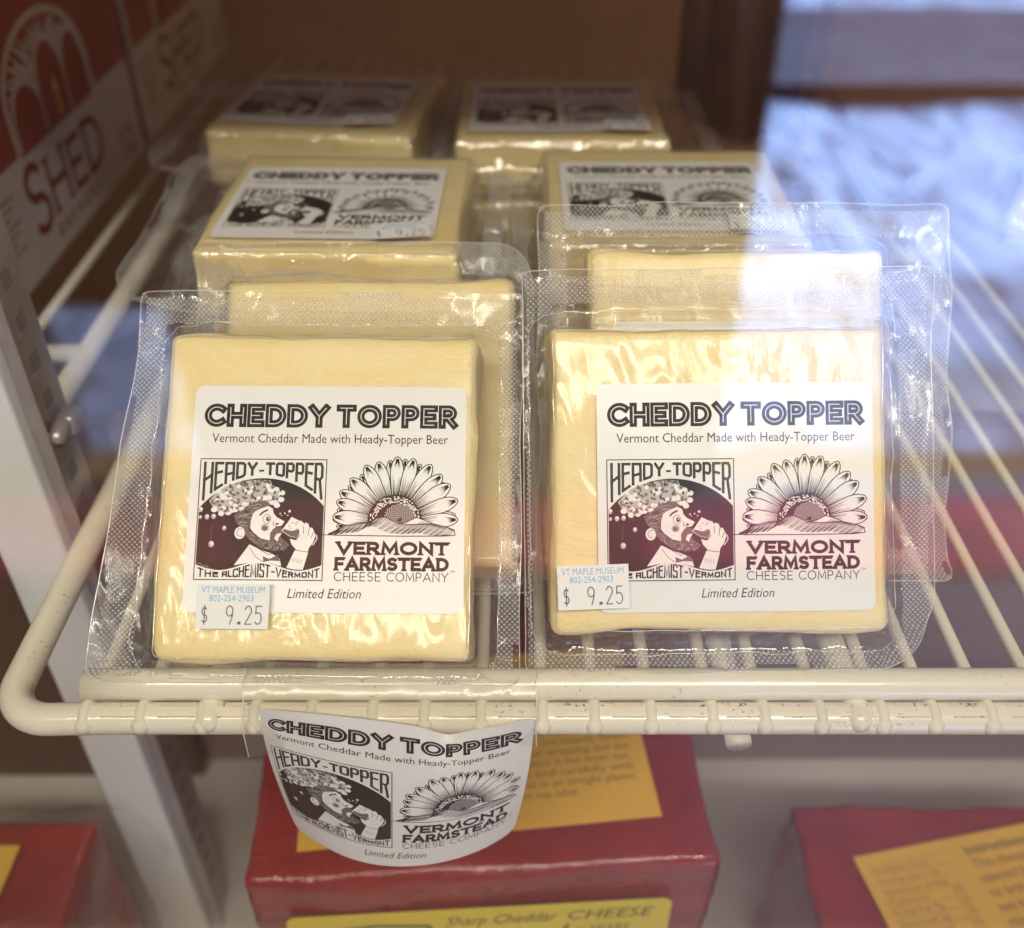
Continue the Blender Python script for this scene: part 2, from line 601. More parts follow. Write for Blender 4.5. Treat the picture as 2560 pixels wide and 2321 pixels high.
def rrect(x0, y0, x1, y1, r, n=6):
    p = []
    for cx, cy_, a in ((x1 - r, y0 + r, -90), (x1 - r, y1 - r, 0), (x0 + r, y1 - r, 90), (x0 + r, y0 + r, 180)):
        p += arcp(cx, cy_, r, r, a, a + 90, n)
    return p

# label ink slots: 0 paper, 1 black, 2 grey, 3 pale grey
LH = .828   # label height / width
def label_art():
    rnd = random.Random(4)
    A = Art()
    A.poly(rrect(0, 0, 1, LH, .035), 0)
    # heading
    A.word('CHEDDY', .038, .498, .672, .760, .0268, 1, gap=.46, inline=(.0030, 0))
    A.word('TOPPER', .522, .968, .672, .760, .0268, 1, gap=.46, inline=(.0030, 0))
    A.text('Vermont Cheddar Made with Heady-Topper Beer', .071, .934, .615, .0335, 1)
    # ---- square picture
    X0, X1, Y0, Y1 = .035, .494, .115, .553
    W_, H_ = X1 - X0, Y1 - Y0
    def q(px, py):      # crop pixels -> label units
        xl = 195 - 115 * (py - 170) / 1240
        wd = 1255 + 40 * (py - 150) / 1250
        return X0 + W_ * (px - xl) / wd, Y0 + H_ * (1 - (py - 158) / 1250)
    def Q(l):
        return [q(*p) for p in l]
    A.up()
    A.stroke([(X0, Y0), (X1, Y0), (X1, Y1), (X0, Y1), (X0, Y0)], .0035, 1)
    # circle through the three arc points
    (ax, ay), (bx, by), (cx_, cy_) = (X0, Y0 + .575 * H_), (X0 + .5 * W_, Y0 + .84 * H_), (X1, Y0 + .60 * H_)
    d = 2 * (ax * (by - cy_) + bx * (cy_ - ay) + cx_ * (ay - by))
    ux = ((ax**2 + ay**2) * (by - cy_) + (bx**2 + by**2) * (cy_ - ay) + (cx_**2 + cy_**2) * (ay - by)) / d
    uy = ((ax**2 + ay**2) * (cx_ - bx) + (bx**2 + by**2) * (ax - cx_) + (cx_**2 + cy_**2) * (bx - ax)) / d
    rr = math.hypot(ax - ux, ay - uy)
    top = lambda x: uy + math.sqrt(max(0, rr * rr - (x - ux)**2))
    def wave(x):
        a = (x - X0) / W_
        return Y0 + H_ * (.113 + .036 * math.cos((a - .5) * 2 * math.pi / .62) * (1 if .19 < a < .81 else 1))
    N = 30
    xs = [X0 + .004 + (W_ - .008) * i / N for i in range(N + 1)]
    A.poly([(x, top(x)) for x in xs] + [(x, wave(x)) for x in reversed(xs)], 1)
    # arched lettering above, waved lettering below
    ytop = Y1 - .011
    A.word('HEADY', X0 + .012, X0 + .208, lambda x: top(x) + .012, ytop, .0098, 1, BLOCK, gap=.40, inline=(.0012, 2))
    A.word('-', X0 + .214, X0 + .232, ytop - .045, ytop - .018, .007, 1, BLOCK)
    A.word('TOPPER', X0 + .238, X1 - .010, lambda x: top(x) + .012, ytop, .0098, 1, BLOCK, gap=.40, inline=(.0012, 2))
    A.word('THE', X0 + .012, X0 + .088, Y0 + .009, lambda x: wave(x) - .006, .0056, 1, BLOCK, gap=.45)
    A.word('ALCHEMIST', X0 + .100, X0 + .272, Y0 + .009, lambda x: wave(x) - .006, .0056, 1, BLOCK, gap=.45)
    A.word('-VERMONT', X0 + .276, X1 - .010, Y0 + .009, lambda x: wave(x) - .006, .0056, 1, BLOCK, gap=.45)
    # leafy foam on the head
    cloud = [(262, 600), (330, 520), (420, 455), (520, 415), (640, 388), (780, 372), (880, 380), (900, 430), (960, 460), (995, 510), (985, 580), (940, 640), (880, 610), (800, 590), (720, 610), (650, 640), (590, 690), (520, 690), (450, 720), (380, 730), (310, 690)]
    def inside(x, y, P):
        r = False
        for (a, b_), (c, d_) in zip(P, P[1:] + P[:1]):
            if (b_ > y) != (d_ > y) and x < (c - a) * (y - b_) / (d_ - b_) + a:
                r = not r
        return r
    A.poly(Q(cloud), 3)
    pts_ = []
    while len(pts_) < 150:
        c = (rnd.uniform(262, 995), rnd.uniform(372, 730))
        if inside(*c, cloud):
            pts_.append(c)
    pts_.sort(key=lambda c: c[1])
    A.up()
    for c in cloud[9:]:
        A.disc(*q(*c), .0115, .010, 0, 10)
    for i_, c in enumerate(pts_):
        x, y = q(*c)
        if i_ % 3 == 0 and c[1] > 430:
            A.disc(x, y, .0085, .0075, 0, 9, up=True)
        else:
            A.up()
            a = rnd.uniform(0, 360)
            A.disc(x, y, .0072, .0042, 2 if i_ % 2 else 1, 7, rot=a)
            A.up()
            A.stroke([(x - .004, y - .003), (x + .004, y + .003)], .0012, 3)
            A.stroke([(x - .005, y + .001), (x + .002, y + .005)], .0010, 1)
    # shirt, sleeve
    A.poly(Q([(490, 1262), (560, 1170), (655, 1045), (760, 1100), (880, 1140), (955, 1190), (968, 1268), (860, 1238), (720, 1225), (600, 1240)]), 0)
    A.poly(Q([(1110, 1100), (1243, 1120), (1185, 1300), (1100, 1300), (1020, 1282)]), 0)
    A.up()
    A.stroke(Q([(655, 1080), (720, 1180), (790, 1225)]), .0018, 1)
    A.stroke(Q([(760, 1100), (840, 1150), (880, 1140)]), .0018, 1)
    A.poly(Q([(785, 1165), (850, 1195), (935, 1150), (960, 1215), (860, 1210), (790, 1225)]), 2)
    for i in range(5):
        A.stroke(Q([(1090 + 22 * i, 1178 + 4 * i), (1080 + 22 * i, 1225 + 4 * i)]), .0012, 1)
    # hair, ear, face, beard
    A.poly(Q([(505, 745), (600, 690), (650, 640), (740, 600), (830, 590), (890, 640), (800, 670), (720, 720), (690, 800), (650, 900), (600, 900), (540, 840), (520, 800)]), 2)
    A.up()
    for i in range(44):
        px, py = rnd.uniform(540, 700), rnd.uniform(650, 880)
        A.stroke(Q([(px, py), (px + 40, py - 22), (px + 85, py - 14)]), .0016, 1 if i % 2 else 3)
    A.disc(*q(560, 930), .019, .022, 0, 16, True)
    A.up()
    A.stroke(Q([(590, 890), (550, 890), (528, 930), (545, 960), (580, 965)]), .0018, 1)
    A.poly(Q([(700, 722), (760, 685), (850, 648), (898, 672), (905, 720), (940, 760), (1020, 805), (985, 850), (925, 862), (890, 905), (880, 960), (860, 1005), (770, 985), (700, 925), (665, 880), (675, 800)]), 0)
    A.poly(Q([(605, 895), (660, 905), (715, 950), (790, 1000), (860, 1000), (865, 930), (900, 880), (960, 862), (1000, 880), (960, 940), (985, 985), (1058, 1045), (1000, 1100), (890, 1112), (770, 1085), (670, 1010), (615, 950)]), 2)
    A.up()
    for i in range(150):
        t = rnd.random()
        px, py = 640 + 380 * t, 960 + 110 * math.sin(t * 2.3) + rnd.uniform(-45, 30)
        A.stroke(Q([(px, py), (px + rnd.uniform(8, 22), py + rnd.uniform(-18, 18))]), .0016, 1 if i % 3 else 3)
    A.poly(Q([(905, 985), (930, 935), (985, 925), (950, 975), (940, 1015)]), 0)
    A.up()
    A.stroke(Q([(765, 745), (800, 712), (852, 688)]), .006, 1)
    A.disc(*q(815, 872), .0155, .0135, 3, 16)
    A.up()
    A.disc(*q(812, 878), .010, .009, 2, 12)
    ex, ey = q(838, 782)
    A.stroke([(ex + .0145 * math.cos(a * .35), ey + .0165 * math.sin(a * .35)) for a in range(19)], .0016, 1)
    A.disc(*q(848, 782), .0072, .009, 1, 12)
    A.up()
    A.disc(*q(852, 776), .0026, .003, 0, 8)
    A.up()
    A.stroke(Q([(905, 800), (895, 840), (935, 860)]), .002, 1)
    A.disc(*q(938, 832), .0062, .004, 1, 8)
    A.stroke(Q([(700, 722), (672, 800), (665, 880)]), .0016, 1)
    A.stroke(Q([(905, 720), (940, 762), (1018, 806), (985, 850)]), .0018, 1)
    # glass and hand
    A.poly(Q([(975, 905), (1085, 755), (1200, 815), (1225, 850), (1135, 978), (1060, 960)]), 0)
    A.poly(Q([(985, 905), (1010, 885), (1080, 905), (1180, 880), (1135, 975), (1060, 955)]), 2)
    A.up()
    A.stroke(Q([(975, 905), (1085, 755), (1200, 815)]), .002, 1)
    for i in range(9):
        px, py = rnd.uniform(1030, 1150), rnd.uniform(800, 900)
        A.stroke(Q([(px, py), (px + 25, py + 10)]), .0015, 1)
    A.poly(Q([(1062, 985), (1120, 1000), (1165, 945), (1150, 850), (1160, 798), (1188, 800), (1205, 850), (1222, 815), (1252, 830), (1262, 870), (1288, 868), (1308, 905), (1322, 950), (1290, 1030), (1248, 1082), (1240, 1118), (1125, 1100), (1075, 1040)]), 0)
    A.up()
    for l in ([(1205, 850), (1200, 930)], [(1262, 870), (1245, 950)], [(1308, 905), (1275, 975)], [(1165, 945), (1120, 1000)], [(1110, 1100), (1180, 1112), (1243, 1120)]):
        A.stroke(Q(l), .0022, 1)
    A.stroke(Q([(1330, 940), (1335, 985), (1290, 1050)]), .003, 0)
    # drifting hops and bubbles
    A.up()
    for px, py, r_ in ((405, 880, .009), (270, 1045, .012), (235, 765, .010), (302, 760, .010), (168, 770, .007), (175, 690, .010)):
        A.disc(*q(px, py), r_ * .85, r_, 3, 10)
        A.disc(*q(px + 6, py - 8), r_ * .5, None, 0, 8, up=True)
    for px, py, r_ in ((972, 726, .003), (1018, 722, .003), (1066, 700, .005), (1047, 742, .0025), (985, 745, .002)):
        A.disc(*q(px, py), r_, None, 0, 8)
    A.stroke(Q([(300, 840), (275, 900), (270, 990)]), .0016, 2)
    A.stroke(Q([(400, 730), (395, 800)]), .0014, 2)
    A.stroke(Q([(110, 1250), (150, 1240), (180, 1275), (215, 1265), (240, 1300), (285, 1300)]), .0014, 3)
    # ---- sunflower over hills
    def p(px, py):
        return .513 + .463 * (px - 105) / 1415, .277 + .289 * (1 - (py - 125) / 880)
    fx, fy = 820, 850
    petals_back = [(925, 150, 95), (750, 165, 90), (1090, 205, 90), (430, 330, 95), (300, 455, 100), (1360, 415, 90), (1400, 590, 95), (185, 725, 100), (1490, 770, 95), (140, 830, 95), (1515, 830, 95), (185, 905, 90)]
    petals = [(835, 125, 125), (1018, 145, 125), (620, 185, 125), (480, 225, 130), (1210, 210, 130), (320, 375, 130), (1330, 325, 135), (205, 520, 130), (1425, 435, 140), (175, 630, 125), (1510, 605, 135), (140, 800, 140), (1515, 820, 130)]
    def petal(tx, ty, wid, small):
        d = Vector((tx - fx, (ty - fy)))
        L = d.length
        d /= L
        nn = Vector((-d.y, d.x))
        prof = [(.22, .40), (.45, .76), (.62, 1.05), (.74, 1.18), (.84, 1.10), (.92, .84), (.97, .52), (.993, .26), (1.0, .05)]
        lft = [(fx + d.x * L * a + nn.x * wid * .5 * b_, fy + d.y * L * a + nn.y * wid * .5 * b_) for a, b_ in prof]
        rgt = [(fx + d.x * L * a - nn.x * wid * .5 * b_, fy + d.y * L * a - nn.y * wid * .5 * b_) for a, b_ in prof]
        ring = lft + rgt[::-1]
        A.poly([p(*z) for z in ring], 0)
        A.up()
        A.stroke([p(*z) for z in ring], .0036, 1)
        nl = 9
        for i in range(nl):
            o = (i - (nl - 1) / 2) / (nl / 2) * .82
            a1 = .60 + .10 * abs(o) + rnd.uniform(-.06, .05) - (.0 if not small else .05)
            pt = [(fx + d.x * L * a + nn.x * wid * .5 * o * f, fy + d.y * L * a + nn.y * wid * .5 * o * f) for a, f in ((.24, .45), ((.24 + a1) / 2, .74), (a1, .98))]
            A.stroke([p(*z) for z in pt], .0046, 1, taper=True)
            a2 = .86 - .05 * abs(o) + rnd.uniform(-.03, .04)
            pt = [(fx + d.x * L * a + nn.x * wid * .5 * o * f, fy + d.y * L * a + nn.y * wid * .5 * o * f) for a, f in ((.97, .2), (a2, .75))]
            A.stroke([p(*z) for z in pt], .0036, 1, taper=True)
    for t in petals_back:
        petal(*t, True)
    for t in petals:
        petal(*t, False)
    A.poly([p(*z) for z in arcp(fx, fy, 300, -300, -8, 188, 30)], 1)
    A.up()
    for i in range(150):
        a = rnd.uniform(0, 180)
        rad = rnd.uniform(210, 285)
        A.disc(*p(fx + rad * math.cos(R(a)), fy - rad * math.sin(R(a))), .0024, .0032, 0, 6, rot=a)
    A.poly([p(*z) for z in arcp(fx + 40, fy, 190, -195, -8, 188, 24)], 1)
    A.up()
    for i in range(5, 300):
        a = i * 137.508
        rad = 10.8 * math.sqrt(i)
        x, y = fx + 60 + rad * math.cos(R(a)), fy - 20 - rad * math.sin(R(a))
        if rad < 185 and y < fy + 20:
            A.disc(*p(x, y), .0019, .0023, 0, 5, rot=a)
    hill2 = [(840, 880), (960, 850), (1060, 800), (1150, 830), (1250, 870), (1400, 905), (1490, 940), (1500, 990), (1380, 1003), (840, 1005)]
    A.poly([p(*z) for z in hill2], 0)
    hill1 = [(100, 985), (150, 965), (260, 900), (400, 875), (520, 865), (620, 810), (700, 795), (790, 835), (880, 870), (1000, 880), (1220, 868), (1400, 905), (1480, 950), (1490, 990), (1380, 1003), (900, 1008), (150, 1003)]
    A.poly([p(*z) for z in hill1], 0)
    A.up()
    A.stroke([p(*z) for z in hill1[:-1]] + [p(*hill1[-1]), p(*hill1[0])], .0034, 1)
    A.stroke([p(*z) for z in hill2[:7]], .003, 1)
    def hy(x, pts):
        for (a, b_), (c, d_) in zip(pts, pts[1:]):
            if a <= x <= c:
                return b_ + (d_ - b_) * (x - a) / max(1, c - a)
        return 1000
    tops = hill1[:14]
    for i in range(66):
        x = 130 + i * 20.5
        y = hy(x, tops)
        ln = 150
        A.stroke([p(x, y + 2), p(x - 40, min(1000, y + 50)), p(x - 120, min(1001, y + 105))], .0030, 1, taper=(i % 3 == 0))
    for i in range(10):
        A.stroke([p(1130 + i * 28, 838 + i * 9), p(1080 + i * 28, 872 + i * 4)], .0022, 1)
    # ---- maker's name
    A.word('VERMONT', .540, .944, .2075, .2555, .0125, 1, gap=.34, serif=.011)
    A.word('FARMSTEAD', .536, .946, .1505, .1995, .0125, 1, gap=.36, serif=.010)
    A.word('CHEESE', .536, .703, .113, .146, .0034, 1, gap=.36)
    A.word('COMPANY', .724, .945, .113, .146, .0034, 1, gap=.30)
    A.text('TM', .950, .966, .146, .0085, 1)
    A.text('Limited Edition', .372, .632, .052, .0335, 1, shear=.22)
    return A

def sticker_art():
    A = Art()
    S = .62
    pts = [(0, 0)] + [(0.004 * (-1)**i, S * i / 8) for i in range(1, 8)] + [(0, S), (1, S), (1, 0)]
    A.poly(pts, 0)
    A.text('VT MAPLE MUSEUM', .06, .93, .49, .09, 1, bold=0)
    A.text('802-254-2903', .17, .78, .375, .088, 1, bold=0)
    for c, x, w_ in (('$', .075, .085), ('9', .41, .105), ('.', .575, .05), ('2', .67, .10), ('5', .81, .10)):
        A.word(c, x, x + w_, .06 if c != '.' else .05, .32, .0155 if c != '.' else .04, 2, DIGIT)
    return A
LABEL = label_art()
STICK = sticker_art()
LMAT = [M['paper'], M['ink'], M['inkgray'], M['inkmid']]
SMAT = [M['sticker'], M['blue'], M['pencil']]
LW = .068
SW = .0174

# ------------------------------------------------------------------ vacuum packs
def block_mesh(W, H, T, seed):
    bm = bmesh.new()
    n, r = 26, .0024
    def shell(ax, sgn):
        g = []
        for i in range(n + 1):
            row = []
            for j in range(n + 1):
                a, b = i / n * 2 - 1, j / n * 2 - 1
                v = [0, 0, 0]
                v[ax], v[(ax + 1) % 3], v[(ax + 2) % 3] = sgn, a, b
                row.append(bm.verts.new(v))
            g.append(row)
        for i in range(n):
            for j in range(n):
                q = (g[i][j], g[i + 1][j], g[i + 1][j + 1], g[i][j + 1])
                bm.faces.new(q if sgn > 0 else q[::-1])
    for ax in range(3):
        shell(ax, 1)
        shell(ax, -1)
    bmesh.ops.remove_doubles(bm, verts=bm.verts, dist=1e-5)
    hw = Vector((W / 2, H / 2, T / 2))
    for v in bm.verts:
        # crowd the grid towards the edges so that they round well
        e = Vector([math.copysign(abs(c) ** .55, c) for c in v.co])
        p = Vector((e.x * hw.x, e.y * hw.y, e.z * hw.z))
        inner = Vector([max(-h + r, min(h - r, c)) for c, h in zip(p, hw)])
        d = p - inner
        if d.length > 1e-9:
            p = inner + d.normalized() * r
        s = Vector((seed * 3.1, seed * 1.7, 0))
        k = noise.noise(p * 110 + s) * .00055 + noise.noise(p * 34 + s) * .0017
        dirn = (p.normalized() if d.length < 1e-9 else d.normalized())
        p += Vector((dirn.x, dirn.y, 0 if p.z > 0 else dirn.z)) * k
        # the soft corners are squeezed out a little by the vacuum
        for q_, (cx, cy2) in enumerate(((-1, -1), (1, -1), (1, 1), (-1, 1))):
            cv = Vector((cx * hw.x, cy2 * hw.y))
            wgt = math.exp(-((p.xy - cv).length / .0075) ** 2)
            amt = .0022 * noise.noise(Vector((seed * 1.37, q_ * 2.11, .5))) + .0006
            p.xy += cv.normalized() * wgt * amt * (1 + .6 * noise.noise(p * 300))
        v.co = p + Vector((0, H / 2, T / 2))
    return bm

def pouch_mesh(W, H, T, mg, seed, cr=(.004,) * 4, bend=(0, 0), wav=.0012, D=.0068, skew=0):
    """film: front sheet, back sheet, cut edge.  mg = margins left, right, bottom, top; cr = corner radii bl, br, tr, tl;
    bend = how far the bottom / top flange turns forward"""
    mL, mR, mB, mT = mg
    x0, x1, y0, y1 = -W / 2 - mL, W / 2 + mR, -mB, H + mT
    zf = T * .42
    s3 = Vector((seed * 5.3, seed * 2.9, seed))
    def grid(lo, hi, a, b, n):   # lines crowded round the block's edges
        g = sorted(set([lo + (hi - lo) * i / n for i in range(n + 1)] + [a + d for d in (-.006, -.004, -.0025, -.0012, 0, .001)] + [b + d for d in (.006, .004, .0025, .0012, 0, -.001)]))
        g = [v for v in g if lo <= v <= hi]
        out = [g[0]]
        for v in g[1:]:
            if v - out[-1] > 2e-4:
                out.append(v)
        out[-1] = hi
        return out
    X = grid(x0, x1, -W / 2, W / 2, 62)
    Y = grid(y0, y1, 0, H, 62)
    def clampc(x, y):
        for (cx, cyy, r, sx, sy) in ((x0, y0, cr[0], 1, 1), (x1, y0, cr[1], -1, 1), (x1, y1, cr[2], -1, -1), (x0, y1, cr[3], 1, -1)):
            ox, oy = cx + sx * r, cyy + sy * r
            dx, dy = x - ox, y - oy
            if dx * sx < 0 and dy * sy < 0:
                l = math.hypot(dx, dy)
                if l > r:
                    return ox + dx / l * r, oy + dy / l * r
        return x, y
    def flange(x, y):
        z = zf + noise.noise(Vector((x * 75, y * 75, 7)) + s3) * wav * .45 + noise.noise(Vector((x * 28, y * 28, 0)) + s3) * wav * 1.6 + noise.noise(Vector((x * 9, y * 9, 3)) + s3) * wav * 2
        if y < 0:
            z += bend[0] * -y
        if y > H:
            z += bend[1] * (y - H) ** 1.3 * 2
        return z
    def sd(x, y):
        dx = max(-W / 2 - x, x - W / 2)
        dy = max(-y, y - H)
        m = []
        if x < -W / 2: m.append(mL)
        if x > W / 2: m.append(mR)
        if y < 0: m.append(mB)
        if y > H: m.append(mT)
        d = min([D] + [k * .82 for k in m])
        if dx > 0 and dy > 0:
            return math.hypot(dx, dy), d * 1.1
        return max(dx, dy), d
    def z_at(x, y, side):
        s, d = sd(x, y)
        fl = flange(x, y)
        if side > 0:
            full = T + .0006
        else:
            full = -.0006
        if s <= 0:
            inset = min(1, -s / .004)
            z = full + side * (noise.noise(Vector((x * 160, y * 90, 0)) + s3) * .00016 * inset)
            e = max(0, 1 - (-s) / .0022)     # soft shoulder
            return z - side * .0009 * e * e
        t = min(1, s / d)
        f = (1 - t) ** 2.0
        z = fl + (full - side * .0009 - fl) * f
        # puckers that run out from the corners
        cx = min(abs(x - W / 2), abs(x + W / 2))
        cyy = min(abs(y), abs(y - H))
        cd = math.hypot(cx, cyy)
        a = math.atan2(cyy + 1e-6, cx + 1e-6)
        if s > .0008:
            z += side * .0019 * math.sin(a * 9 + seed + x * 400) * math.exp(-cd / .008) * min(1, s / .003)
            z += side * .00035 * noise.noise(Vector((x * 300, y * 300, 5)) + s3) * min(1, s / .002)
        if side < 0:
            z = min(z, fl - .00015)
        return z
    def rag(x, y):      # the cut outline wanders a little
        e = min(x - x0, x1 - x, y - y0, y1 - y)
        k = max(0, 1 - e / .006)
        return x + k * .0011 * noise.noise(Vector((y * 45, seed, 1))), y + k * .0011 * noise.noise(Vector((x * 45, seed, 2)))
    bm = bmesh.new()
    for side in (1, -1):
        g = []
        for y in Y:
            row = []
            for x in X:
                xx, yy = rag(*clampc(x, y))
                row.append(bm.verts.new((xx, yy, z_at(xx, yy, side))))
            g.append(row)
        for j in range(len(Y) - 1):
            for i in range(len(X) - 1):
                q = (g[j][i], g[j][i + 1], g[j + 1][i + 1], g[j + 1][i])
                if len({tuple(round(c, 7) for c in v.co) for v in q}) < 3:
                    continue
                f = bm.faces.new(q if side > 0 else q[::-1])
                cxx = sum(v.co.x for v in q) / 4
                cyy = sum(v.co.y for v in q) / 4
                s, d = sd(cxx, cyy)
                edge = min(cxx - x0, x1 - cxx, cyy - y0, y1 - cyy)
                f.material_index = 1 if (side > 0 and s > d * .90 and edge < .0078 and edge > .0009) else (3 if side > 0 and s > -.0012 and s <= d * .90 else 0)
    # cut edge: a fine bead round the outline
    out = []
    m = 40
    for k in range(m): out.append((x0 + (x1 - x0) * k / m, y0))
    for k in range(m): out.append((x1, y0 + (y1 - y0) * k / m))
    for k in range(m): out.append((x1 - (x1 - x0) * k / m, y1))
    for k in range(m): out.append((x0, y1 - (y1 - y0) * k / m))
    out.append(out[0])
    pts = []
    for x, y in out:
        xx, yy = rag(*clampc(x, y))
        pt = Vector((xx, yy, flange(xx, yy)))
        if not pts or (pt - pts[-1]).length > 2e-4:
            pts.append(pt)
    bm_tube(bm, pts, .00015, 6, False, 2)
    # creases: where the draw meets the seal, and along the block's front edge
    def loop(off, rc, z_off, rad, wob):
        ring = []
        ax0, ax1, ay0, ay1 = -W / 2 - min(off, mL * .8), W / 2 + min(off, mR * .8), -min(off, mB * .8), H + min(off, mT * .8)
        for x, y in rrect(ax0, ay0, ax1, ay1, rc, 6):
            ring.append((x, y))
        ring.append(ring[0])
        run = []
        for (a, b_), (c, e) in zip(ring, ring[1:]):
            m_ = max(1, int(math.hypot(c - a, e - b_) / .0015))
            run += [(a + (c - a) * q / m_, b_ + (e - b_) * q / m_) for q in range(m_)]
        run.append(run[0])
        pts_ = []
        for x, y in run:
            nx = noise.noise(Vector((x * 120, y * 120, 11)) + s3) * wob
            ny = noise.noise(Vector((x * 120, y * 120, 17)) + s3) * wob
            xx, yy = clampc(x + nx, y + ny)
            pts_.append(Vector((xx, yy, z_at(xx, yy, 1) + z_off)))
        bm_tube(bm, pts_, rad, 6, False, 4)
    loop(.0064, .0075, .00005, .00013, .0010)
    loop(-.0006, .0022, .00002, .00011, .0006)
    if skew:
        for v in bm.verts:
            if v.co.x < -W / 2:
                v.co.x = -W / 2 + (v.co.x + W / 2) * (1 + skew * (1 - v.co.y / H))
    return bm

FILM = [M['film'], M['emboss'], M['edge'], M['drape'], M['crease']]
_lab_me = None
def pack(label, W, H, T, mg, lab, stick, seed, group='vacuum packs of cheddar on the wire shelf', **kw):
    """lab = label's lower left corner; stick = sticker's lower left corner and turn"""
    global _lab_me
    root = empty('cheese_pack', (0, 0, 0), label, 'cheese pack', group)
    fin(block_mesh(W, H, T, seed), 'cheese_block', [M['cheese']], root)
    fin(pouch_mesh(W, H, T, mg, seed, **kw), 'film_pouch', FILM, root)
    z = T + .00095
    if _lab_me is None:
        o = LABEL.build('label', lambda x, y, h: Vector((x * LW, y * LW, h)), LMAT, root)
        _lab_me = o.data
    else:
        o = link('label', _lab_me, root)
    o.location = (lab[0], lab[1], z)
    if stick:
        s_ = STICK.build('price_sticker', lambda x, y, h: Vector((x * SW, y * SW, h)), SMAT, root) if 'st' not in CACHE else link('price_sticker', CACHE['st'], root)
        CACHE['st'] = s_.data
        s_.location = (stick[0], stick[1], z + .0022)
        if len(stick) > 3:
            s_.location.z = z + stick[3]
        s_.rotation_euler = (0, 0, R(stick[2]))
    return root
CACHE = {}
def pose(o, loc, lean, yaw=0, roll=0):
    """lean from the vertical; loc is where the middle of the block's lower back edge stands"""
    m = Matrix.Rotation(R(yaw), 3, 'Z') @ Matrix.Rotation(R(90 - lean), 3, 'X') @ Matrix.Rotation(R(roll), 3, 'Z')
    o.rotation_euler = m.to_euler()
    o.location = loc
def dup(o, label):
    r = o.copy()
    COL.objects.link(r)
    r['label'] = label
    for ch in list(o.children):
        c = ch.copy()
        COL.objects.link(c)
        c.parent = r
    return r

# ------------------------------------------------------------------ setting seen in the glass
def sheet(name, x0, x1, y0, y1, z, mat, n=1, amp=0):
    bm = bmesh.new()
    g = [[bm.verts.new((x0 + (x1 - x0) * i / n, y0 + (y1 - y0) * j / n, z + amp * noise.noise(Vector((i * .37, j * .37, 1))))) for i in range(n + 1)] for j in range(n + 1)]
    for j in range(n):
        for i in range(n):
            bm.faces.new((g[j][i], g[j][i + 1], g[j + 1][i + 1], g[j + 1][i]))
    o = fin(bm, name, [mat])
    return tag(o, kind='structure')
def slab(name, c, s, mat, bevel=0, kind='structure'):
    bm = bmesh.new()
    bm_box(bm, c, s, bevel=bevel)
    o = fin(bm, name, [mat], smooth=False)
    if kind:
        o['kind'] = kind
    return o
sheet('shop_floor', -2.5, 3, -1.36, -.05, -.95, M['shopfloor'])
sheet('red_mat', -1.6, 2.2, -1.29, -1.10, -.942, M['mat'])
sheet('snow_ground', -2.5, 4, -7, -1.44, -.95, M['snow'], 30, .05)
sheet('path', -2.5, 4, -4.5, -3.45, -.88, M['path'])
# unseen shop wall, openings made up so its dark parts mask the mirrored snow
bm = bmesh.new()
for x0, x1, z0, z1 in ((-2.5, -.80, -.95, 1.9), (-.80, -.57, -.60, 1.9), (-.57, .37, -.95, 1.9), (.37, 1.15, -.02, 1.9), (1.15, 3, -.95, 1.9)):
    bm_box(bm, ((x0 + x1) / 2, -1.40, (z0 + z1) / 2), (x1 - x0 - .002, .08, z1 - z0))
tag(fin(bm, 'shop_mask_wall', [M['shopwall']], smooth=False), kind='structure')

# ------------------------------------------------------------------ the chilled case
slab('case_floor', (0, .25, -.255), (1.4, .78, .01), M['grey'])
slab('case_back', (0, .600, .12), (1.4, .02, .75), M['brown'])
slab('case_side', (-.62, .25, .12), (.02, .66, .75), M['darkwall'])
slab('unseen_shade_shelf', (0, .285, .275), (1.3, .61, .012), M['grey'])  # unseen shelf added overhead, front edge set to shade the rear packs
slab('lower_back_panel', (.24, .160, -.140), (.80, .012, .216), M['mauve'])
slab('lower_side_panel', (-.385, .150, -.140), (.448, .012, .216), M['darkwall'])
g = empty('glass_door', (0, -.047, -.26), 'clear double glazed door of the chilled case with blue snow light mirrored in it', 'glass door')
for y in (-.0035, .0085):
    bm = bmesh.new()
    bm_box(bm, (0, y, .36), (1.3, .003, .72))
    fin(bm, 'pane', [M['glass']], g, smooth=False)

